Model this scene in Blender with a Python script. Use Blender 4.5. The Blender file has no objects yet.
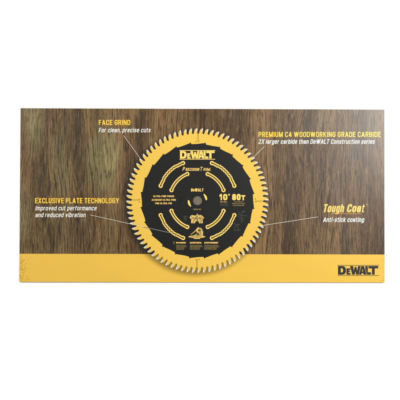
import bpy, bmesh, math, random
from mathutils import Matrix, Vector
random.seed(7)
S = bpy.context.scene
COL = S.collection

# ------------------------------------------------------------------ camera, world, lamps
TH = 0.003                                   # thickness of the board
cd = bpy.data.cameras.new('camera'); cam = bpy.data.objects.new('camera', cd); COL.objects.link(cam)
cd.lens = 50; cd.sensor_width = 36; cd.clip_start = 0.01; cd.clip_end = 200
cam.location = (-0.01001442, -0.019524, 0.92947725 + TH)
cam.rotation_euler = (0.01265466, -0.0061227, 0.0027194)
S.camera = cam
S.view_settings.view_transform = 'Standard'; S.view_settings.look = 'None'
S.view_settings.gamma = 1.0; S.view_settings.exposure = 0.0

w = bpy.data.worlds.new('World'); S.world = w; w.use_nodes = True
w.node_tree.nodes['Background'].inputs[0].default_value = (1, 0.99, 0.97, 1)
w.node_tree.nodes['Background'].inputs[1].default_value = 0.20

def area(name, loc, target, size, power, color):
    l = bpy.data.lights.new(name, 'AREA'); l.shape = 'RECTANGLE'; l.size = size[0]; l.size_y = size[1]
    l.energy = power; l.color = color
    o = bpy.data.objects.new(name, l); COL.objects.link(o); o.location = loc
    o.rotation_euler = (Vector(target) - Vector(loc)).to_track_quat('-Z', 'Y').to_euler()
area('window_light', (0.92, 0.42, 1.15), (0.15, 0.03, 0), (0.5, 0.6), 24, (1, 0.985, 0.97))
area('room_light', (-2.1, 1.3, 2.0), (0, 0, 0), (1.4, 1.4), 84, (1, 0.98, 0.94))

# ------------------------------------------------------------------ measuring: artwork units -> metres on the board
HM = ((1.67724132e-03, 4.46179473e-06, -3.40706331e-01),
      (4.77649157e-06, -1.67747328e-03, 3.26775605e-01),
      (-1.10478646e-05, 2.28332979e-05, 1.0))
def art(u, v):
    a, b, c = (r[0]*u + r[1]*v + r[2] for r in HM)
    return a/c, b/c
BW, BH = 0.6100, 0.29022
CX, CY, KX = 197.5, 200.5, 0.983            # blade centre, and how far its printed circle is narrowed
def pol(r, deg):                            # polar about the blade centre, degrees counter-clockwise from the right
    a = math.radians(deg)
    return CX + KX*r*math.cos(a), CY - r*math.sin(a)

# ------------------------------------------------------------------ materials
def new_mat(name):
    m = bpy.data.materials.new(name); m.use_nodes = True
    nt = m.node_tree; return m, nt, nt.nodes['Principled BSDF']
class NG:
    def __init__(s, nt): s.nt = nt
    def n(s, t, **k):
        x = s.nt.nodes.new(t)
        for a, b in k.items(): setattr(x, a, b)
        return x
    def link(s, a, b): s.nt.links.new(a, b)
    def put(s, sock, v):
        if isinstance(v, bpy.types.NodeSocket): s.link(v, sock)
        else: sock.default_value = v
    def m(s, op, a, b=None, c=None, clamp=False):
        x = s.n('ShaderNodeMath', operation=op); x.use_clamp = clamp
        s.put(x.inputs[0], a)
        if b is not None: s.put(x.inputs[1], b)
        if c is not None: s.put(x.inputs[2], c)
        return x.outputs[0]
    def noise(s, vec, scale, detail=3, rough=0.5, dist=0.0):
        x = s.n('ShaderNodeTexNoise'); s.link(vec, x.inputs['Vector'])
        x.inputs['Scale'].default_value = scale; x.inputs['Detail'].default_value = detail
        x.inputs['Roughness'].default_value = rough; x.inputs['Distortion'].default_value = dist
        return x.outputs['Fac']
    def mapv(s, vec, sc, loc=(0, 0, 0), rot=(0, 0, 0)):
        x = s.n('ShaderNodeMapping'); s.link(vec, x.inputs[0])
        x.inputs['Scale'].default_value = sc; x.inputs['Location'].default_value = loc
        x.inputs['Rotation'].default_value = rot
        return x.outputs[0]
    def ss(s, v, a, b, lo=0.0, hi=1.0):
        x = s.n('ShaderNodeMapRange', interpolation_type='SMOOTHSTEP'); s.put(x.inputs[0], v)
        for i, q in enumerate((a, b, lo, hi)): x.inputs[i+1].default_value = q
        return x.outputs[0]
    def mix(s, f, a, b, mode='MIX'):
        x = s.n('ShaderNodeMix', data_type='RGBA', blend_type=mode)
        s.put(x.inputs[0], f); s.put(x.inputs[6], a if isinstance(a, bpy.types.NodeSocket) else (*a, 1))
        s.put(x.inputs[7], b if isinstance(b, bpy.types.NodeSocket) else (*b, 1))
        return x.outputs[2]

GLOSS = 0.35
def finish(p, rough=GLOSS):
    p.inputs['Roughness'].default_value = rough
    p.inputs['Specular IOR Level'].default_value = 0.42

def ink(name, col, rough=GLOSS, var=0.06):
    m, nt, p = new_mat(name); g = NG(nt)
    tc = g.n('ShaderNodeTexCoord').outputs['Object']
    f = g.noise(tc, 420, 2)
    c = g.mix(f, tuple(x*(1-var) for x in col), tuple(min(1, x*(1+var)) for x in col))
    g.link(c, p.inputs['Base Color']); finish(p, rough); return m

def paper_bump(g, p, tc, s=0.05):
    b = g.n('ShaderNodeBump'); b.inputs['Strength'].default_value = s; b.inputs['Distance'].default_value = 0.0004
    g.link(g.noise(tc, 900, 3), b.inputs['Height']); g.link(b.outputs[0], p.inputs['Normal'])

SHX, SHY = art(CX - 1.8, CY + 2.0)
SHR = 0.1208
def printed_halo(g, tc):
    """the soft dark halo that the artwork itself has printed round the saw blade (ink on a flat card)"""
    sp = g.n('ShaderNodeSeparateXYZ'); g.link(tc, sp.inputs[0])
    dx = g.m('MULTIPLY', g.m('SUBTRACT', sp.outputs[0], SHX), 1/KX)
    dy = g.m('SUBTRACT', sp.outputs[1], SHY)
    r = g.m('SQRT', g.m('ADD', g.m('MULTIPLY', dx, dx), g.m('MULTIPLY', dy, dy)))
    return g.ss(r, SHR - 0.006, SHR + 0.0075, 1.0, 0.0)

def wood():
    m, nt, p = new_mat('printed_wood_grain'); g = NG(nt)
    tc = g.n('ShaderNodeTexCoord').outputs['Object']
    sp = g.n('ShaderNodeSeparateXYZ'); g.link(tc, sp.inputs[0]); X, Y = sp.outputs[0], sp.outputs[1]
    # grain runs down the board, gently wandering
    wob = g.m('MULTIPLY', g.m('SUBTRACT', g.noise(g.mapv(tc, (9, 5, 1)), 1.0, 2), 0.5), 0.020)
    cx = g.n('ShaderNodeCombineXYZ'); g.link(g.m('ADD', X, wob), cx.inputs[0]); g.link(Y, cx.inputs[1])
    v = cx.outputs[0]
    broad = g.noise(g.mapv(v, (16, 2.2, 1)), 1.0, 3, .55)
    mid = g.noise(g.mapv(v, (70, 5.5, 1), (3, 1, 0)), 1.0, 4, .60)
    fine = g.noise(g.mapv(v, (380, 22, 1), (7, 2, 0)), 1.0, 4, .7)
    fleck = g.noise(g.mapv(v, (700, 160, 1), (2, 9, 0)), 1.0, 2, .6)
    tone = g.m('ADD', g.m('MULTIPLY', broad, 0.62), g.m('ADD', g.m('MULTIPLY', mid, 0.36), g.m('ADD', g.m('MULTIPLY', fine, 0.24), g.m('MULTIPLY', fleck, 0.16))))
    t = g.ss(tone, 0.55, 0.86)
    base = g.mix(t, (0.050, 0.025, 0.009), (0.215, 0.125, 0.050))
    # olive cast of the left half, greyer brown of the right
    hue = g.noise(g.mapv(v, (14, 4, 1), (21, 3, 0)), 1.0, 3)
    left = g.ss(X, -0.04, -0.20)
    olive = g.m('MULTIPLY', g.ss(hue, .42, .62), left)
    base = g.mix(g.m('MULTIPLY', olive, .6), base, g.mix(t, (0.048, 0.033, 0.010), (0.195, 0.142, 0.054)))
    right = g.ss(X, 0.02, 0.20)
    base = g.mix(g.m('MULTIPLY', right, .45), base, g.mix(t, (0.052, 0.032, 0.016), (0.195, 0.126, 0.065)))
    # lighter and darker figure patches: centre, half sizes (artwork units), colour pair, strength
    def patch(base, u, vv, a, b, lo, hi, st):
        ax, ay = art(u, vv); a *= .001677; b *= .001677
        dx = g.m('DIVIDE', g.m('SUBTRACT', X, ax), a); dy = g.m('DIVIDE', g.m('SUBTRACT', Y, ay), b)
        r = g.m('SQRT', g.m('ADD', g.m('MULTIPLY', dx, dx), g.m('MULTIPLY', dy, dy)))
        r = g.m('ADD', r, g.m('MULTIPLY', g.m('SUBTRACT', mid, .5), 1.4))
        r = g.m('ADD', r, g.m('MULTIPLY', g.m('SUBTRACT', fine, .5), .8))
        f = g.ss(r, 0.35, 1.35, st, 0.0)
        return g.mix(f, base, g.mix(t, lo, hi))
    OL, OH = (0.080, 0.068, 0.023), (0.265, 0.225, 0.098)
    for q in ((101, 163, 19, 32, OL, OH, .95), (113, 150, 9, 18, OL, OH, .7), (36, 124, 9, 30, OL, OH, .85), (83, 160, 4, 40, (0.032, .020, .009), (.11, .07, .032), .7), (138, 140, 7, 34, (0.034, .020, .010), (.115, .072, .036), .6),
              (30, 112, 12, 12, OL, (0.24, .20, .09), .6), (58, 150, 8, 20, (0.055, .045, .016), (.19, .15, .07), .6),
              (62, 178, 9, 22, (0.07, .055, .022), (.21, .175, .085), .6), (26, 215, 7, 30, (0.055, .046, .016), (.19, .165, .075), .6),
              (78, 130, 6, 40, (0.035, .022, .010), (.12, .078, .036), .7), (126, 195, 7, 40, (0.045, .025, .012), (.15, .092, .05), .7),
              (44, 185, 6, 22, (0.034, .022, .010), (.12, .078, .036), .6), (70, 232, 24, 20, (0.036, .025, .012), (.135, .095, .05), .6),
              (306, 124, 5, 26, (0.040, .026, .015), (.12, .085, .05), .75), (322, 125, 7, 20, (0.08, .058, .03), (.27, .20, .11), .6),
              (354, 152, 6, 14, (0.05, .042, .036), (.13, .105, .085), .7), (290, 190, 7, 50, (0.045, .03, .018), (.14, .10, .06), .5),
              (336, 185, 6, 40, (0.045, .033, .021), (.14, .10, .065), .55), (345, 240, 8, 20, (0.05, .035, .022), (.14, .10, .06), .5),
              (372, 130, 8, 30, (0.09, .07, .04), (.27, .215, .13), .55), (235, 115, 6, 12, (0.08, .058, .03), (.26, .19, .10), .5)):
        base = patch(base, *q)
    # growth lines: long, thin, wandering dark lines whose spacing follows the figure
    fig = g.noise(g.mapv(v, (13, 3.2, 1), (4, 8, 0)), 1.0, 2, .45)
    def lines(freq, amp, lo, hi, ph):
        q = g.m('ADD', g.m('MULTIPLY', X, freq), g.m('ADD', g.m('MULTIPLY', fig, amp), g.m('MULTIPLY', mid, 1.6)))
        return g.ss(g.m('SINE', g.m('MULTIPLY', g.m('ADD', q, ph), 6.2832)), lo, hi)
    brk = g.noise(g.mapv(v, (260, 30, 1), (9, 4, 0)), 1.0, 2, .5)
    brk2 = g.noise(g.mapv(v, (220, 20, 1), (19, 14, 0)), 1.0, 2, .5)
    l1 = g.m('MULTIPLY', lines(260, 18, .1, .9, 0), g.ss(brk, .36, .60))
    l2 = g.m('MULTIPLY', lines(120, 9, .72, .95, .3), g.ss(brk2, .38, .58))
    dk = (0.021, 0.012, 0.006)
    base = g.mix(g.m('MULTIPLY', l1, .60), base, dk)
    base = g.mix(g.m('MULTIPLY', l2, .75), base, dk)
    # short open pores
    pore = g.noise(g.mapv(v, (620, 42, 1), (11, 5, 0)), 1.0, 2, .6)
    base = g.mix(g.m('MULTIPLY', g.ss(pore, .55, .62), .70), base, (0.018, 0.011, 0.006))
    pale = g.noise(g.mapv(v, (560, 40, 1), (15, 3, 0)), 1.0, 2, .6)
    base = g.mix(g.m('MULTIPLY', g.ss(pale, .55, .66), .34), base, (0.26, 0.19, 0.10))
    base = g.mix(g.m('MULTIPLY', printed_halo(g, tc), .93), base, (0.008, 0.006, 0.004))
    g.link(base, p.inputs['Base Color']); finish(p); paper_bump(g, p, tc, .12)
    return m

YEL = (0.655, 0.412, 0.058)
def band_mat():
    m, nt, p = new_mat('printed_yellow_band'); g = NG(nt)
    tc = g.n('ShaderNodeTexCoord').outputs['Object']
    sp = g.n('ShaderNodeSeparateXYZ'); g.link(tc, sp.inputs[0]); X, Y = sp.outputs[0], sp.outputs[1]
    base = g.mix(g.noise(g.mapv(tc, (8, 30, 1)), 1, 4), tuple(x*.96 for x in YEL), tuple(x*1.04 for x in YEL))
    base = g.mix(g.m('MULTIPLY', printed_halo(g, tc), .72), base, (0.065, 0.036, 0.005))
    # distressed speckles printed at both ends of the band
    n1 = g.noise(g.mapv(tc, (1, 1, 1), (.3, .1, 0)), 560, 2, .6)
    n2 = g.noise(g.mapv(tc, (1, .55, 1), (.7, .3, 0)), 190, 3, .6)
    def spk(edge, reach, amt):
        d = g.m('ABSOLUTE', g.m('SUBTRACT', X, edge))
        thr = g.ss(d, 0.0, reach, amt, 0.0)
        return g.m('MULTIPLY', g.ss(g.m('ADD', n1, thr), .72, .76), g.ss(d, reach, reach*.6))
    low = g.ss(Y, -0.100, -0.112)
    a = g.m('MULTIPLY', g.m('MULTIPLY', spk(-0.3045, 0.034, .165), low), g.ss(n2, .40, .5))
    b = g.m('MULTIPLY', spk(0.3050, 0.014, .17), g.ss(n2, .42, .55))
    edge = g.m('MULTIPLY', g.ss(g.m('ABSOLUTE', g.m('SUBTRACT', X, -0.3045)), .0, .007, .45, 0), g.ss(n2, .35, .6))
    base = g.mix(g.m('MULTIPLY', edge, .8), base, (.36, .20, .03))
    base = g.mix(g.m('MULTIPLY', a, .75), base, (0.07, 0.03, 0.010))
    base = g.mix(g.m('MULTIPLY', b, .6), base, (0.30, 0.19, 0.05))
    g.link(base, p.inputs['Base Color']); finish(p); paper_bump(g, p, tc, .10)
    return m

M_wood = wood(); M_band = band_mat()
M_foam = ink('white_board_core', (0.80, 0.79, 0.75), .8)
M_kraft = ink('board_back', (0.55, 0.5, 0.4), .8)
M_saw = ink('saw_yellow_ink', (0.665, 0.430, 0.066), GLOSS, .05)
M_black = ink('saw_black_ink', (0.0075, 0.0075, 0.0072), .35, .12)
M_gold = ink('pale_yellow_ink', (0.79, 0.53, 0.125))
M_goldmid = ink('mid_yellow_ink', (0.60, 0.42, 0.115))
M_golddim = ink('dim_yellow_ink', (0.33, 0.235, 0.072))
M_cap = ink('caption_yellow_ink', (0.82, 0.50, 0.055))
M_white = ink('white_ink', (0.72, 0.71, 0.67))
M_line = ink('leader_line_ink', (0.62, 0.58, 0.50))
M_linefade = ink('leader_line_faint_ink', (0.22, 0.22, 0.21))
M_grey = ink('dim_grey_ink', (0.085, 0.085, 0.068))
M_slotdark = ink('slot_dark_ink', (0.045, 0.026, 0.012))
M_logo = ink('logo_black_ink', (0.017, 0.016, 0.017))
M_logobar = ink('logo_bar_ink', (0.20, 0.145, 0.045))
M_slit = ink('slit_brown_ink', (0.26, 0.16, 0.03))
M_carb = ink('carbide_bright_ink', (0.60, 0.585, 0.53))
M_carb2 = ink('carbide_grey_ink', (0.33, 0.29, 0.20))
M_orange = ink('orange_ink', (0.66, 0.33, 0.07))

def arbor_mat():
    m, nt, p = new_mat('printed_arbor_hole'); g = NG(nt)
    tc = g.n('ShaderNodeTexCoord').outputs['Object']
    n = g.noise(g.mapv(tc, (260, 60, 1)), 1, 3)
    big = g.noise(g.mapv(tc, (90, 90, 1), (2, 4, 0)), 1, 2)
    c = g.mix(g.m('ADD', g.m('MULTIPLY', n, .5), g.m('MULTIPLY', big, .5)), (0.035, 0.026, 0.015), (0.24, 0.20, 0.145))
    g.link(c, p.inputs['Base Color']); finish(p); return m
M_arbor = arbor_mat()

def table_mat():
    m, nt, p = new_mat('white_tabletop'); g = NG(nt)
    tc = g.n('ShaderNodeTexCoord').outputs['Object']
    c = g.mix(g.noise(tc, 3, 3), (0.94, 0.94, 0.935), (0.95, 0.95, 0.945))
    g.link(c, p.inputs['Base Color']); finish(p, .6); return m
M_table = table_mat()

# ------------------------------------------------------------------ mesh helpers
def link(name, me, mats, parent=None):
    o = bpy.data.objects.new(name, me); COL.objects.link(o)
    if mats is not None:
        for m in (mats if isinstance(mats, (list, tuple)) else [mats]): me.materials.append(m)
    if parent: o.parent = parent
    return o

def fill_curve(loops, offset=0.0):
    """closed 2-D loops (even-odd filled) -> mesh in artwork units"""
    cu = bpy.data.curves.new('c', 'CURVE'); cu.dimensions = '2D'; cu.fill_mode = 'BOTH'
    for lp in loops:
        s = cu.splines.new('POLY'); s.points.add(len(lp) - 1); s.use_cyclic_u = True
        for i, (x, y) in enumerate(lp): s.points[i].co = (x, y, 0, 1)
    cu.offset = offset
    return curve_mesh(cu)

def curve_mesh(cu):
    o = bpy.data.objects.new('tmp', cu); COL.objects.link(o)
    bpy.context.view_layer.update()
    dg = bpy.context.evaluated_depsgraph_get()
    me = bpy.data.meshes.new_from_object(o.evaluated_get(dg))
    bpy.data.objects.remove(o); bpy.data.curves.remove(cu)
    return me

def face_up(me):
    bm = bmesh.new(); bm.from_mesh(me)
    bmesh.ops.remove_doubles(bm, verts=bm.verts, dist=1e-7)
    for f in bm.faces:
        f.normal_update()
        if f.normal.z < 0: f.normal_flip()
    bm.to_mesh(me); bm.free()

def to_board(me, z):
    for v in me.vertices:
        x, y = art(v.co.x, v.co.y); v.co = (x, y, z + v.co.z)
    face_up(me); return me

def layer(name, meshes, mats, z, parent, local=True):
    """join meshes (artwork units, each with its own material slot and lift) into one printed part"""
    bm = bmesh.new()
    for me, slot, dz in meshes:
        n = len(bm.faces); nv = len(bm.verts)
        bm.from_mesh(me); bm.faces.ensure_lookup_table(); bm.verts.ensure_lookup_table()
        for f in bm.faces[n:]: f.material_index = slot
        for v in bm.verts[nv:]: v.co.z += dz
        bpy.data.meshes.remove(me)
    me = bpy.data.meshes.new(name); bm.to_mesh(me); bm.free()
    to_board(me, z)
    return link(name, me, mats, parent)

R_ = .30
def oval(x0, y0, x1, y1): return (1, [(x0, y0, R_), (x0, y1, R_), (x1, y1, R_), (x1, y0, R_)])
XH = .74
# letters as strokes on a unit box: (closed, points (x, y[, corner radius])) or ('d', x0, y0, x1, y1) for a slanting stroke
GL = {
 'A': (.58, [('d', 0, 0, .5, 1), ('d', 1, 0, .5, 1), (0, [(.24, .26), (.76, .26)])]),
 'B': (.50, [(1, [(0, .52), (0, 1), (.94, 1, R_), (.94, .52, .2)]), (1, [(0, 0), (0, .52), (1, .52, .2), (1, 0, R_)])]),
 'C': (.49, [(0, [(1, .80), (1, 1, R_), (0, 1, R_), (0, 0, R_), (1, 0, R_), (1, .20)])]),
 'D': (.50, [(1, [(0, 0), (0, 1), (1, 1, R_), (1, 0, R_)])]),
 'E': (.43, [(0, [(1, 1), (0, 1), (0, 0), (1, 0)]), (0, [(.1, .52), (.88, .52)])]),
 'F': (.42, [(0, [(1, 1), (0, 1), (0, 0)]), (0, [(.1, .5), (.85, .5)])]),
 'G': (.50, [(0, [(1, .83), (1, 1, R_), (0, 1, R_), (0, 0, R_), (1, 0, R_), (1, .48), (.62, .48)])]),
 'H': (.51, [(0, [(0, 0), (0, 1)]), (0, [(1, 0), (1, 1)]), (0, [(0, .52), (1, .52)])]),
 'I': (.16, [(0, [(.5, 0), (.5, 1)])]),
 'K': (.52, [(0, [(0, 0), (0, 1)]), ('d', .12, .38, 1, 1), ('d', 1, 0, .34, .62)]),
 'L': (.42, [(0, [(0, 1), (0, 0), (1, 0)])]),
 'M': (.66, [(0, [(0, 0), (0, 1)]), (0, [(1, 0), (1, 1)]), ('d', .5, 0, .04, 1), ('d', .5, 0, .96, 1)]),
 'N': (.52, [(0, [(0, 0), (0, 1)]), (0, [(1, 0), (1, 1)]), ('d', .96, 0, .04, 1)]),
 'O': (.50, [oval(0, 0, 1, 1)]),
 'P': (.48, [(0, [(0, 0), (0, 1)]), (0, [(.1, 1), (1, 1, R_), (1, .44, .25), (.1, .44)])]),
 'R': (.50, [(0, [(0, 0), (0, 1)]), (0, [(.1, 1), (1, 1, R_), (1, .48, .25), (.1, .48)]), ('d', 1, 0, .62, .5)]),
 'S': (.48, [(0, [(1, .84), (1, 1, R_), (0, 1, R_), (0, .55, .22), (1, .46, .22), (1, 0, R_), (0, 0, R_), (0, .16)])]),
 'T': (.46, [(0, [(0, 1), (1, 1)]), (0, [(.5, 0), (.5, .95)])]),
 'U': (.50, [(0, [(0, 1), (0, 0, R_), (1, 0, R_), (1, 1)])]),
 'V': (.54, [('d', .5, 0, 0, 1), ('d', .5, 0, 1, 1)]),
 'W': (.80, [('d', .25, 0, 0, 1), ('d', .25, 0, .5, 1), ('d', .75, 0, .5, 1), ('d', .75, 0, 1, 1)]),
 'X': (.54, [('d', 0, 0, 1, 1), ('d', 1, 0, 0, 1)]),
 'Y': (.52, [(0, [(.5, 0), (.5, .45)]), ('d', .5, .38, 0, 1), ('d', .5, .38, 1, 1)]),
 '4': (.50, [(0, [(.76, 0), (.76, 1)]), ('d', 0, .22, .70, 1), (0, [(.06, .22), (1, .22)])]),
 '2': (.48, [(0, [(0, .82), (0, 1, R_), (1, 1, R_), (1, .58, .22), (.02, .10, .1), (0, 0), (1, 0)])]),
 '1': (.36, [(0, [(.75, 0), (.75, 1)]), ('d', .1, .68, .62, 1), (0, [(.12, .74), (.7, .74)])]),
 '0': (.50, [oval(0, 0, 1, 1)]),
 '8': (.52, [oval(.04, .5, .96, 1), oval(0, 0, 1, .52)]),
 'a': (.44, [(0, [(.04, .52), (.04, XH, .2), (1, XH, .2), (1, 0)]), (0, [(.9, .38), (0, .38, .2), (0, 0, .2), (1, 0)])]),
 'b': (.45, [(0, [(0, 0), (0, 1)]), oval(0, 0, 1, XH)]),
 'c': (.42, [(0, [(1, .61), (1, XH, R_), (0, XH, R_), (0, 0, R_), (1, 0, R_), (1, .12)])]),
 'd': (.45, [(0, [(1, 0), (1, 1)]), oval(0, 0, 1, XH)]),
 'e': (.44, [(0, [(.1, .38), (.9, .38)]), (0, [(1, .47), (1, XH, .2), (0, XH, .2), (0, 0, .2), (1, 0, .15), (1, .06)])]),
 'f': (.30, [(0, [(.35, 0), (.35, 1, .2), (1, 1)]), (0, [(.0, XH), (.95, XH)])]),
 'g': (.45, [oval(0, .0, 1, XH), (0, [(1, XH), (1, -.28, .25), (.05, -.28)])]),
 'h': (.44, [(0, [(0, 0), (0, 1)]), (0, [(0, XH), (1, XH, .25), (1, 0)])]),
 'i': (.15, [(0, [(.5, 0), (.5, XH)]), (0, [(.5, .99), (.5, 1.02)])]),
 'k': (.44, [(0, [(0, 0), (0, 1)]), ('d', .1, .28, 1, XH), ('d', 1, 0, .38, .46)]),
 'l': (.15, [(0, [(.5, 0), (.5, 1)])]),
 'm': (.68, [(0, [(0, 0), (0, XH), (1, XH, .22), (1, 0)]), (0, [(.5, 0), (.5, XH)])]),
 'n': (.44, [(0, [(0, 0), (0, XH), (1, XH, .25), (1, 0)])]),
 'o': (.45, [oval(0, 0, 1, XH)]),
 'p': (.45, [(0, [(0, -.28), (0, XH)]), oval(0, 0, 1, XH)]),
 'r': (.31, [(0, [(0, 0), (0, XH)]), (0, [(0, XH-.06, .1), (.95, XH-.02)])]),
 's': (.42, [(0, [(1, .64), (1, XH, .25), (0, XH, .25), (0, .42, .16), (1, .34, .16), (1, 0, .25), (0, 0, .25), (0, .10)])]),
 't': (.30, [(0, [(.35, .95), (.35, 0, .2), (1, 0)]), (0, [(0, XH), (.95, XH)])]),
 'u': (.44, [(0, [(0, XH), (0, 0, .25), (1, 0)]), (0, [(1, 0), (1, XH)])]),
 'v': (.46, [('d', .5, 0, 0, XH), ('d', .5, 0, 1, XH)]),
 'x': (.46, [('d', 0, 0, 1, XH), ('d', 1, 0, 0, XH)]),
 ',': (.15, [(0, [(.5, .02), (.3, -.10)])]), '.': (.15, [(0, [(.5, 0), (.5, .03)])]),
 '-': (.28, [(0, [(.1, .38), (.9, .38)])]), '"': (.34, [(0, [(.1, .80), (.1, 1)]), (0, [(.9, .80), (.9, 1)])]),
}
def round_path(pts, closed):
    n = len(pts); out = []
    for i, p in enumerate(pts):
        r = p[2] if len(p) > 2 else 0
        if r == 0 or (not closed and i in (0, n-1)): out.append((p[0], p[1])); continue
        a, b = pts[i-1], pts[(i+1) % n]
        def tow(q):
            dx, dy = q[0]-p[0], q[1]-p[1]; d = math.hypot(dx, dy) or 1; k = min(r, d*.5)/d
            return p[0]+dx*k, p[1]+dy*k
        s0, s1 = tow(a), tow(b)
        for j in range(7):
            t = j/6; c = .80          # a fuller corner than a plain quadratic
            u = 1-t
            out.append((u*u*u*s0[0] + 3*u*u*t*(s0[0]*(1-.6)+p[0]*.6) + 3*u*t*t*(s1[0]*(1-.6)+p[0]*.6) + t**3*s1[0],
                        u*u*u*s0[1] + 3*u*u*t*(s0[1]*(1-.6)+p[1]*.6) + 3*u*t*t*(s1[1]*(1-.6)+p[1]*.6) + t**3*s1[1]))
    res = [out[0]]
    for q in out[1:]:
        if math.hypot(q[0]-res[-1][0], q[1]-res[-1][1]) > 1e-4: res.append(q)
    return res
def stroke(pts, t, closed):
    """mitred stroke, square ends"""
    if not closed:
        def ext(a, b):
            dx, dy = a[0]-b[0], a[1]-b[1]; d = math.hypot(dx, dy) or 1; return a[0]+dx/d*t/2, a[1]+dy/d*t/2
        pts = [ext(pts[0], pts[1])] + pts[1:-1] + [ext(pts[-1], pts[-2])]
    n = len(pts); L = []; Rr = []
    def nrm(a, b):
        dx, dy = b[0]-a[0], b[1]-a[1]; d = math.hypot(dx, dy) or 1; return -dy/d, dx/d
    for i in range(n):
        if closed or 0 < i < n-1:
            n0, n1 = nrm(pts[i-1], pts[i]), nrm(pts[i], pts[(i+1) % n])
            mx, my = n0[0]+n1[0], n0[1]+n1[1]; q = mx*mx+my*my
            k = 2/max(q, .5); mx *= k; my *= k
        else: mx, my = nrm(pts[0], pts[1]) if i == 0 else nrm(pts[-2], pts[-1])
        L.append((pts[i][0]+mx*t/2, pts[i][1]+my*t/2)); Rr.append((pts[i][0]-mx*t/2, pts[i][1]-my*t/2))
    m = n if closed else n-1
    return [[L[i], L[(i+1) % n], Rr[(i+1) % n], Rr[i]] for i in range(m)]
def glyph_polys(s, x0, x1, ytop, ybase, t=.17, slant=0.0, gap=.10, fit=True):
    H = ybase - ytop
    nat = 0; items = []; out = []
    for ch in s:
        if ch == ' ': nat += .26; continue
        wd = GL[ch][0] + (t - .17)*(1.0 if ch in 'Il i.,' else .6)
        items.append((ch, nat, wd)); nat += wd + gap
    nat -= gap
    sx = ((x1 - x0)/H - abs(slant))/nat
    for ch, px, wd in items:
        W = wd*sx; X0 = px*sx; tt = min(t, W*.98 if ch in 'Ili.,' else W*.42)
        for j, st in enumerate(GL[ch][1]):
            def mp(x, y): return (X0 + tt/2 + x*(W-tt), tt/2 + y*(1-tt))
            if st[0] == 'd':
                _, ax, ay, bx_, by_ = st; hw = tt*.54
                A0, B0 = mp(ax, ay), mp(bx_, by_)
                ya = ay if ay in (0,) else A0[1]; yb = B0[1] + (tt/2 if by_ in (1, XH) else 0)
                polys = [[(A0[0]-hw, ya), (A0[0]+hw, ya), (B0[0]+hw, yb), (B0[0]-hw, yb)]]
            else:
                pts = []
                for p in st[1]:
                    q = mp(p[0], p[1]); pts.append((q[0], q[1], min(p[2], .48*(W-tt))) if len(p) > 2 else q)
                pts = round_path(pts, st[0])
                if st[0] and math.hypot(pts[0][0]-pts[-1][0], pts[0][1]-pts[-1][1]) < 1e-4: pts.pop()
                polys = stroke(pts, tt, st[0])
            for pl in polys:
                out.append(([(x0 + (x + slant*y)*H, ybase - y*H) for x, y in pl], j))
    return out
def text_mesh(s, x0, x1, ytop, ybase, t=.17, slant=0.0, gap=.10):
    """one line of narrow lettering fitted between x0..x1, capitals ytop..ybase (artwork units, y down);
    t is the stroke as a fraction of the capital height"""
    bm = bmesh.new()
    for i, (pl, j) in enumerate(glyph_polys(s, x0, x1, ytop, ybase, t, slant, gap)):
        try: bm.faces.new([bm.verts.new((x, y, j*2.5e-5)) for x, y in pl])
        except ValueError: pass
    me = bpy.data.meshes.new('p'); bm.to_mesh(me); bm.free(); return me

def poly_mesh(polys):
    bm = bmesh.new()
    for i, pl in enumerate(polys): bm.faces.new([bm.verts.new((x, y, (i % 5)*6e-6)) for x, y in pl])
    me = bpy.data.meshes.new('p'); bm.to_mesh(me); bm.free(); return me

def ribbon(pts, w):
    """a stroke of width w (number or list) along pts"""
    n = len(pts); L = []; R = []
    for i in range(n):
        a = pts[max(0, i-1)]; b = pts[min(n-1, i+1)]
        dx, dy = b[0]-a[0], b[1]-a[1]; d = math.hypot(dx, dy) or 1
        ww = (w[i] if isinstance(w, list) else w)/2
        L.append((pts[i][0] - dy/d*ww, pts[i][1] + dx/d*ww)); R.append((pts[i][0] + dy/d*ww, pts[i][1] - dx/d*ww))
    return [[L[i], L[i+1], R[i+1], R[i]] for i in range(n-1)]

def circle(cx, cy, r, n=24, ry=None):
    ry = ry or r
    return [(cx + r*math.cos(2*math.pi*i/n), cy + ry*math.sin(2*math.pi*i/n)) for i in range(n)]
def rect(x0, y0, x1, y1): return [(x0, y0), (x1, y0), (x1, y1), (x0, y1)]

def greek(x0, x1, y0, y1):
    """fine print too small to read in the photograph: letter-shaped marks that spell nothing"""
    h = y1 - y0; n = max(3, int((x1 - x0)/(h*.62))); w_ = ''
    while len(w_) < n:
        w_ += ''.join(random.choice('ILTHFEOUCLI') for _ in range(random.randint(3, 7))) + ' '
    w_ = w_[:n].strip()
    return [p for p, j in glyph_polys(w_, x0, x1, y0, y1, .20)]

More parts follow.
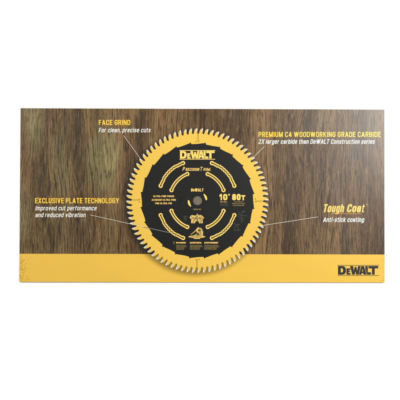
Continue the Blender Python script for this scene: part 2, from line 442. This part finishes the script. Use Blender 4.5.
def logo(x0, y0, x1, y1, bars=True):
    """the maker's lettering between its two bars; unit box 235 x 61"""
    def T(pl): return [(x0 + x/235*(x1-x0), y0 + (y if y in (0, 56.5, 61, 4.5) else 30 + (y-30)*1.10)/61*(y1-y0)) for x, y in pl]
    D = [[(3, 8), (30, 8), (40, 11), (46, 19), (48, 30), (46, 41), (40, 49), (30, 52), (3, 52)],
         [(18, 19), (26, 19), (31, 24), (32, 30), (31, 36), (26, 41), (18, 41)]]
    E = [[(51, 20), (73, 20), (73, 28), (62, 28), (62, 32), (71, 32), (71, 39), (62, 39), (62, 44), (74, 44), (74, 52), (51, 52)]]
    W = [[(71, 8), (88, 8), (93, 34), (97, 13), (108, 13), (112, 34), (117, 8), (131, 8), (120, 52), (106, 52), (102, 33), (98, 52), (84, 52)]]
    A = [[(135, 8), (150, 8), (165, 52), (149, 52), (147, 45), (137, 45), (135, 52), (122, 52)],
         [(142, 22), (145.5, 36), (138.5, 36)]]
    Lg = [[(158, 8), (172, 8), (172, 40), (190, 40), (190, 52), (168, 52), (158, 24)]]
    Tt = [[(176, 8), (231, 8), (231, 20), (211, 20), (211, 52), (196, 52), (196, 20), (176, 20)]]
    loops = [T(l) for G in (D, E, W, A, Lg, Tt) for l in G]
    out = [(fill_curve(loops), 0, 0)]
    if bars: out.append((poly_mesh([T(rect(0, 0, 235, 4.5)), T(rect(0, 56.5, 235, 61))]), 1, 0))
    return out

# ------------------------------------------------------------------ the setting
bm = bmesh.new()
for x, y in ((-6, -6), (6, -6), (6, 6), (-6, 6)): bm.verts.new((x, y, 0))
bm.faces.new(bm.verts); me = bpy.data.meshes.new('tabletop'); bm.to_mesh(me); bm.free()
o = link('tabletop', me, M_table); o['kind'] = 'structure'

# ------------------------------------------------------------------ the sign board
board = bpy.data.objects.new('sign_board', None); COL.objects.link(board); board.location = (0, 0, 0)
board['label'] = 'long wood grain sign board printed with a yellow saw blade, lying on white surface'
board['category'] = 'sign board'

# panel: a box with very slightly softened corners, wood print on its face
def panel():
    c = 0.0002; hw, hh = BW/2, BH/2
    # the card is a hair wider at its foot than at its head
    out = [(-hw+c, -hh), (hw-c, -hh), (hw, -hh+c), (hw, hh-c), (hw-c, hh), (-hw+c, hh), (-hw, hh-c), (-hw, -hh+c)]
    bm = bmesh.new()
    t = [bm.verts.new((x, y, TH)) for x, y in out]; b = [bm.verts.new((x, y, 0.0001)) for x, y in out]
    f = bm.faces.new(t); f.material_index = 0
    f = bm.faces.new(b[::-1]); f.material_index = 2
    for i in range(8):
        f = bm.faces.new((b[i], b[(i+1) % 8], t[(i+1) % 8], t[i])); f.material_index = 1
    me = bpy.data.meshes.new('panel'); bm.to_mesh(me); bm.free()
    return link('panel', me, [M_wood, M_foam, M_kraft], board)
panel()

Z = TH
# yellow band along the foot
yl, yr = art(20, 253.7)[1], art(385, 254.5)[1]
g_ = 0.0001
bm = bmesh.new(); N = 60
top = [bm.verts.new((-BW/2 + g_ + (BW - 2*g_)*i/N, yl + (yr - yl)*i/N, Z + .0002)) for i in range(N+1)]
bot = [bm.verts.new((v.co.x, -BH/2 + g_, Z + .0002)) for v in top]
for i in range(N): bm.faces.new((bot[i], bot[i+1], top[i+1], top[i]))
me = bpy.data.meshes.new('yellow_band'); bm.to_mesh(me); bm.free()
link('yellow_band', me, M_band, board)

# ---- saw blade picture
def cw(a0, dx, r):       # dx artwork units clockwise along the rim from angle a0
    return pol(r, a0 - math.degrees(dx/72.2))
outer = []
for k in range(80):
    a0 = 90 - 4.5*k
    for dx, r in ((-1.55, 71.75), (-0.1, 72.1), (-0.15, 70), (-0.25, 68.2), (0.0, 67.2), (0.45, 66.55), (1.0, 66.4), (1.5, 66.9), (1.9, 68.2), (2.35, 69.8), (2.95, 71.0), (3.6, 71.55)):
        outer.append(cw(a0, dx, r))
blade = layer('saw_blade', [(fill_curve([outer]), 0, 0)], M_saw, Z + .0004, board)
blade['label'] = 'round yellow rim of the printed saw blade'

inner = []
for k in range(24):
    a0 = 96.9 - 15*k
    rr = random.uniform(-.15, .15)
    for dd, r in ((0.0, 58.6), (0.25, 57.6), (0.7, 56.7 + rr), (3, 56.5), (6, 56.5), (9, 56.8), (11.5, 57.3), (13.6, 57.6), (14.4, 58.05)):
        inner.append(pol(r, a0 - dd))
layer('centre_plate', [(fill_curve([inner]), 0, 0)], M_black, Z + .0006, blade)

# carbide tips: one built at the twelve o'clock tooth, then turned copies
bx, by = art(CX, CY)
def tip_mesh():
    A = [(-1.6, 71.9), (-0.05, 72.3), (-0.15, 70.2), (-0.3, 68.8), (-0.9, 68.4), (-1.3, 69.4)]
    B = [(-0.9, 68.4), (-0.3, 68.8), (-0.35, 67.6), (-0.8, 67.2)]
    C_ = [(-2.0, 71.6), (-1.6, 71.9), (-1.3, 69.4), (-1.6, 69.6)]
    polys = [[cw(90, x, r) for x, r in q] for q in (A, B, C_)]
    me = poly_mesh(polys)
    for i, f in enumerate(me.polygons): f.material_index = (0, 1, 1)[i]
    to_board(me, 0)
    for v in me.vertices: v.co.x -= bx; v.co.y -= by
    me.materials.append(M_carb); me.materials.append(M_carb2)
    return me
tm = tip_mesh()
tip = bpy.data.objects.new('carbide_tip', tm)
for k in range(80):
    t = tip if k == 0 else tip.copy()
    COL.objects.link(t); t.parent = blade
    t.matrix_basis = Matrix.Translation((bx, by, Z + .0006)) @ Matrix.Diagonal((KX, 1, 1, 1)) @ Matrix.Rotation(-math.radians(4.5*k), 4, 'Z') @ Matrix.Diagonal((1/KX, 1, 1, 1))
    # keep a plain turn plus scale so nothing shears
    t.matrix_basis = Matrix.Translation((bx, by, Z + .0006)) @ Matrix.Rotation(-math.radians(4.5*k), 4, 'Z')
    a = math.radians(90 - 4.5*k)
    # rim is very slightly narrower than tall: slide each tip to it
    t.location.x -= (1 - KX)*72.2*.001677*math.cos(a)

# expansion slots
def slot(mid, r0, wavy):
    a0, a1 = mid - 23.6, mid + 23.6; n = 120
    def strip(hw, amp):
        A = []; B = []
        for i in range(n+1):
            f = i/n; r = r0; k = 0
            if wavy and .22 < f < .78:
                e = min(1, (f-.22)/.025, (.78-f)/.025); ph = (f-.22)/.56*math.pi*2*6.5
                r += e*.55; k = e*amp*math.sin(ph)
            A.append(pol(r - hw + k, a0 + (a1-a0)*f)); B.append(pol(r + hw + k, a0 + (a1-a0)*f))
        return [[A[i], A[i+1], B[i+1], B[i]] for i in range(n)]
    ends = [pol(r0, a0), pol(r0, a1)]
    P = [(poly_mesh(strip(1.75, .16)), 0, 0), (poly_mesh(strip(.50, .42)), 1, .0001)]
    for b in ends:
        P.append((poly_mesh([circle(b[0], b[1], 2.15, 28)]), 0, .00004))
        P.append((poly_mesh([circle(b[0], b[1], .85, 16)]), 1, .00014))
    return layer('expansion_slot', P, [M_gold, M_slotdark], Z + .0008, blade)
for q in (45, 135, 225, 315):
    slot(q, 40.2, True); slot(q, 28.4, False)

# fine laser slits in the rim
def slit(a):
    out = []
    for s in range(24):
        f = s/23; r = 66.6 - 8.0*f
        off = .45*math.sin(f*24) * (1 if f > .2 else .2)
        p = cw(a, .6 + off + (1.6*max(0, f-.72)/.28), r); out.append(p)
    hook = [cw(a, 2.2 - 4.4*i/10, 58.3 + 1.1*math.sin(math.pi*i/10)) for i in range(11)]
    rb = ribbon(out, .42); rb += [q for i, q in enumerate(ribbon(hook, .36)) if i % 3 != 1]
    h2 = circle(*cw(a, -2.0, 58.9), .5, 8)
    return layer('vibration_slit', [(poly_mesh(rb), 0, 0), (poly_mesh([h2]), 0, .00005)], M_slit, Z + .0007, blade)
for a in (90, 0, 180, 270): slit(a)

# arbor hole and the two curved marks
layer('arbor_hole', [(poly_mesh([circle(197.5, 200.7, 4.45, 40)]), 0, 0)], M_arbor, Z + .0008, blade)
def crescent(a0, a1):
    P = [(197.5 + 8.9*math.cos(math.radians(a0 + (a1-a0)*i/10)), 200.5 - 8.9*math.sin(math.radians(a0 + (a1-a0)*i/10))) for i in range(11)]
    W_ = [1.0 + 1.2*math.sin(math.pi*min(1, (i+.5)/10)) for i in range(11)]
    layer('curved_mark', [(poly_mesh(ribbon(P, W_)), 0, 0)], M_gold, Z + .0008, blade)
crescent(178, 222); crescent(2, 46)

# lettering on the plate
lg = logo(179.5, 150.2, 215.2, 159.6)
o = layer('brand_logo', lg, [M_gold, M_gold], Z + .0008, blade)
def lettering(parts, mats, parent, z, name='lettering', label=None):
    o = layer(name, parts, mats, z, parent)
    if label: o['label'] = label
    return o
ZP = Z + .0008
def smallcaps():
    return [(text_mesh('P', 182.4, 185.2, 166.9, 170.9, .15, .22), 0, 0),
            (text_mesh('RECISION', 185.4, 199.6, 168.0, 170.9, .18, .22), 0, 0),
            (text_mesh('T', 199.6, 203.0, 166.9, 170.9, .15, .22), 0, 0),
            (text_mesh('RIM.', 203.2, 211.4, 168.0, 170.9, .18, .22), 0, 0)]
lettering(smallcaps(), M_gold, blade, ZP, 'series_name')
lettering([(text_mesh('DeWALT', 190.9, 203.6, 188.4, 191.5, .24, .1), 0, 0)], M_gold, blade, ZP, 'small_brand_name')
lettering([(text_mesh('ULTRA-FINE FINISH', 153.3, 174.1, 195.3, 197.2, .20), 0, 0),
           (text_mesh('ACABADO ULTRA-FINO', 151.6, 175.9, 198.9, 200.8, .20), 0, 0),
           (text_mesh('FINI ULTRA-FIN', 155.2, 171.8, 202.4, 204.3, .20), 0, 0)], M_gold, blade, ZP, 'finish_lettering')
lettering([(text_mesh('10', 219.1, 227.4, 193.9, 200.3, .27, 0, .08), 0, 0), (text_mesh('"', 228.1, 229.9, 193.8, 200.3, .10), 0, 0)], M_gold, blade, ZP, 'blade_size')
lettering([(text_mesh('80', 232.0, 240.6, 193.9, 200.3, .27, 0, .08), 0, 0), (text_mesh('T', 241.1, 245.3, 195.1, 200.3, .28), 0, 0)], M_gold, blade, ZP, 'tooth_count')
lettering([(poly_mesh(greek(220.2, 227.0, 201.3, 202.3)), 0, 0), (poly_mesh(greek(220, 228, 203.1, 204.0) + greek(220, 228, 204.9, 205.8)), 1, 0)], [M_gold, M_grey], blade, ZP, 'fine_print')
lettering([(poly_mesh(greek(234.5, 243, 201.2, 202.2) + greek(232.3, 244.8, 203.0, 204.0) + greek(233, 244.2, 204.9, 205.9)), 0, 0)], M_golddim, blade, ZP, 'fine_print')
lettering([(poly_mesh(greek(193.2, 201.0, 208.7, 210.0)), 0, 0)], M_golddim, blade, ZP, 'fine_print')
for wd_, x0, x1 in (('WARNING', 176.0, 185.8), ('ADVERTENCIA', 189.7, 201.5), ('AVERTISSEMENT', 204.1, 218.2)):
    hd = text_mesh(wd_, x0, x1, 241.9, 243.5, .24)
    body = []
    for i, yy in enumerate((244.9, 246.2, 247.5, 248.8)): body += greek(x0 + .2, x1 + (1.2 if i == 1 else -.4*i*1.5), yy, yy + .8)
    lettering([(hd, 0, 0), (poly_mesh(body), 1, 0)], [M_gold, M_golddim], blade, ZP, 'fine_print')
lettering([(poly_mesh(ribbon([(174.5 + 1.1*math.cos(t*.45+1.1), 242.7 - 1.1*math.sin(t*.45+1.1)) for t in range(10)], .42)), 0, 0)], M_golddim, blade, ZP, 'warning_mark')
lettering([(poly_mesh(greek(183.8, 187.2, 216.0, 217.0) + greek(183.8, 187.2, 217.8, 218.8) + greek(184.2, 187, 219.8, 220.8)), 0, 0)], M_grey, blade, ZP, 'fine_print')

# the two tool pictograms (bench saw over sliding mitre saw)
P1 = [[(189.6, 217.4), (190.6, 215.6), (192.6, 215.0), (194.6, 215.6), (196.6, 215.2), (197.2, 213.2), (198.2, 215.0), (200.6, 214.8), (202.6, 216.0),
       (204.2, 218.0), (203.2, 218.9), (202.6, 218.6), (202.9, 223.2), (199.2, 223.4), (198.4, 221.0), (195.8, 221.2), (194.9, 223.3), (191.0, 223.2), (191.3, 219.0), (190.4, 218.9)]]
d1 = [rect(192.4, 217.2, 194.2, 217.8), rect(195.6, 216.4, 196.4, 219.2), rect(198.3, 217.3, 201.2, 217.9), rect(193.0, 220.0, 195.2, 220.5),
      rect(199.2, 219.6, 201.6, 220.1), circle(197.3, 219.9, .75, 8), rect(200.0, 221.0, 200.5, 223.0), rect(193.0, 221.2, 193.5, 223.0), rect(191.2, 218.3, 203.0, 218.75), rect(190.9, 216.4, 192.0, 216.8), rect(196.9, 215.2, 197.5, 217.6), rect(201.6, 216.2, 202.0, 217.6), rect(194.4, 218.75, 194.8, 220.2), rect(199.0, 215.6, 200.4, 216.0), rect(201.4, 219.9, 201.8, 222.4)]
lettering([(fill_curve(P1), 0, 0), (poly_mesh(d1), 1, .0001)], [M_goldmid, M_slotdark], blade, ZP, 'tool_pictogram', 'small bench saw drawing above the other tool drawing')
P2 = [circle(196.8, 236.7, 8.5, 28, 1.35)]
g2 = [circle(199.4, 230.6, 3.1, 24)]
arm = ribbon([(190.6, 234.6), (194.0, 232.2), (196.2, 229.8), (198.4, 227.0)], [.5, .8, .9, .5])
neck = [[(199.6, 232.5), (203.2, 231.2), (202.8, 236.0), (198.6, 236.0)], [(193.6, 235.6), (196.8, 233.4), (198.6, 235.8)]]
base2 = [rect(194.0, 236.8, 200.0, 238.9)]
d2 = [circle(199.2, 230.4, 1.2, 12), rect(192.0, 236.4, 201.8, 236.75), circle(196.9, 234.6, .7, 8), rect(197.2, 232.6, 200.2, 233.1), rect(200.6, 228.6, 201.1, 234.6), rect(195.2, 235.3, 202.2, 235.6), rect(198.4, 227.9, 200.6, 228.3), rect(194.6, 237.5, 199.4, 237.8), rect(190.4, 236.9, 192.4, 237.2), rect(199.6, 233.6, 200.0, 235.3)]
lettering([(fill_curve(P2), 0, 0), (poly_mesh(g2), 0, .00002), (poly_mesh(arm), 0, .00004), (poly_mesh([neck[0]]), 0, .00005), (poly_mesh([neck[1]]), 0, .00006),
           (poly_mesh(base2), 0, .00007), (poly_mesh(d2), 1, .00014)], [M_goldmid, M_slotdark], blade, ZP, 'tool_pictogram', 'small mitre saw drawing on a flat oval base')

# faint grey diagrams at the right of the plate
def sketch(polys, label=None): return lettering([(poly_mesh(polys), 0, 0)], M_grey, blade, ZP, 'faint_diagram', label)
d = []
for x, y in ((238.0, 212.5), (238.6, 214.2), (238.0, 216.0), (239.0, 217.8)): d += greek(x, x + 2.2, y, y + .9)
sketch(d)
d = greek(242.0, 245, 211, 212) + ribbon([(241.6, 213), (244.6, 210.6)], .3) + greek(242, 246.8, 215.2, 216.1) + greek(241.4, 243.8, 218.5, 219.4) + greek(241.4, 243.6, 220.2, 221.1) + [rect(241.3, 213.4, 241.6, 222.8)]
sketch(d)
d = ribbon([(234.2, 222.6), (235.6, 224.2), (235.2, 226.4), (237.8, 226.2), (238.2, 229.6)], .4) + greek(234.0, 240.6, 229.6, 230.6) + greek(236, 240, 224.2, 225) + [rect(234.2, 226.8, 234.6, 229.2)]
sketch(d)

# ---- captions
ZC = Z + .0004
def caption(name, parts, mat): return lettering(parts, mat, board, ZC, name)
H = .13
caption('heading', [(text_mesh('FACE GRIND', 98.8, 130.4, 119.9, 125.1, .175, 0), 0, 0)], M_cap)
caption('caption_text', [(text_mesh('For clean, precise cuts', 98.6, 151.2, 127.9, 132.4, .15, .20), 0, 0)], M_white)
caption('heading', [(text_mesh('EXCLUSIVE PLATE TECHNOLOGY', 35.1, 119.0, 198.0, 203.3, .175, 0), 0, 0)], M_cap)
caption('caption_text', [(text_mesh('Improved cut performance', 35.2, 97.2, 205.9, 210.4, .15, .20), 0, 0),
                         (text_mesh('and reduced vibration', 35.2, 86.2, 212.7, 217.2, .15, .20), 0, 0)], M_white)
caption('heading', [(text_mesh('PREMIUM C4 WOODWORKING GRADE CARBIDE', 258.4, 380.6, 131.9, 137.1, .175, 0), 0, 0)], M_cap)
caption('caption_text', [(text_mesh('2X larger carbide than DeWALT Construction series', 258.2, 375.2, 139.3, 143.9, .15, .20), 0, 0)], M_white)
o = caption('feature_logo', [(text_mesh('Tough', 322.6, 345.0, 204.1, 212.3, .20, .20, .08), 0, 0), (text_mesh('Coat', 346.4, 365.4, 204.1, 212.3, .20, .20, .08), 0, .00002),
                             (poly_mesh(ribbon(circle(366.6, 204.7, .45, 12) + [(367.05, 204.7)], .25)), 0, 0),
                             (poly_mesh(greek(331, 361, 213.0, 214.2)), 1, .0001)], [ink('feature_yellow_ink', (0.74, 0.49, 0.12)), M_orange])
caption('caption_text', [(text_mesh('Anti-stick coating', 322.8, 364.6, 217.3, 222.0, .16, .20), 0, 0)], M_white)

# maker's logo on the band
layer('brand_logo', logo(337.5, 265.0, 378.8, 275.8), [M_logo, M_logobar], Z + .0004, board)

# ---- leader lines
def leader(p, q, wd=.42, fade=None):
    parts = [(poly_mesh(ribbon([p, q], wd)), 0, 0)]
    mats = [M_line]
    if fade: parts.append((poly_mesh(ribbon([q, fade], wd*1.3)), 1, 0)); mats.append(M_linefade)
    layer('leader_line', parts, mats, Z + .0012, board)
leader((123.6, 135.6), (140.8, 159.2))
leader((264.4, 146.5), (253.4, 157.2), .45)
leader((90.2, 214.9), (143.6, 226.9), .42, (169.4, 232.6))
leader((317.9, 216.9), (263, 225.4), .42)
leader((262.6, 225.5), (253.0, 227.0), .3)
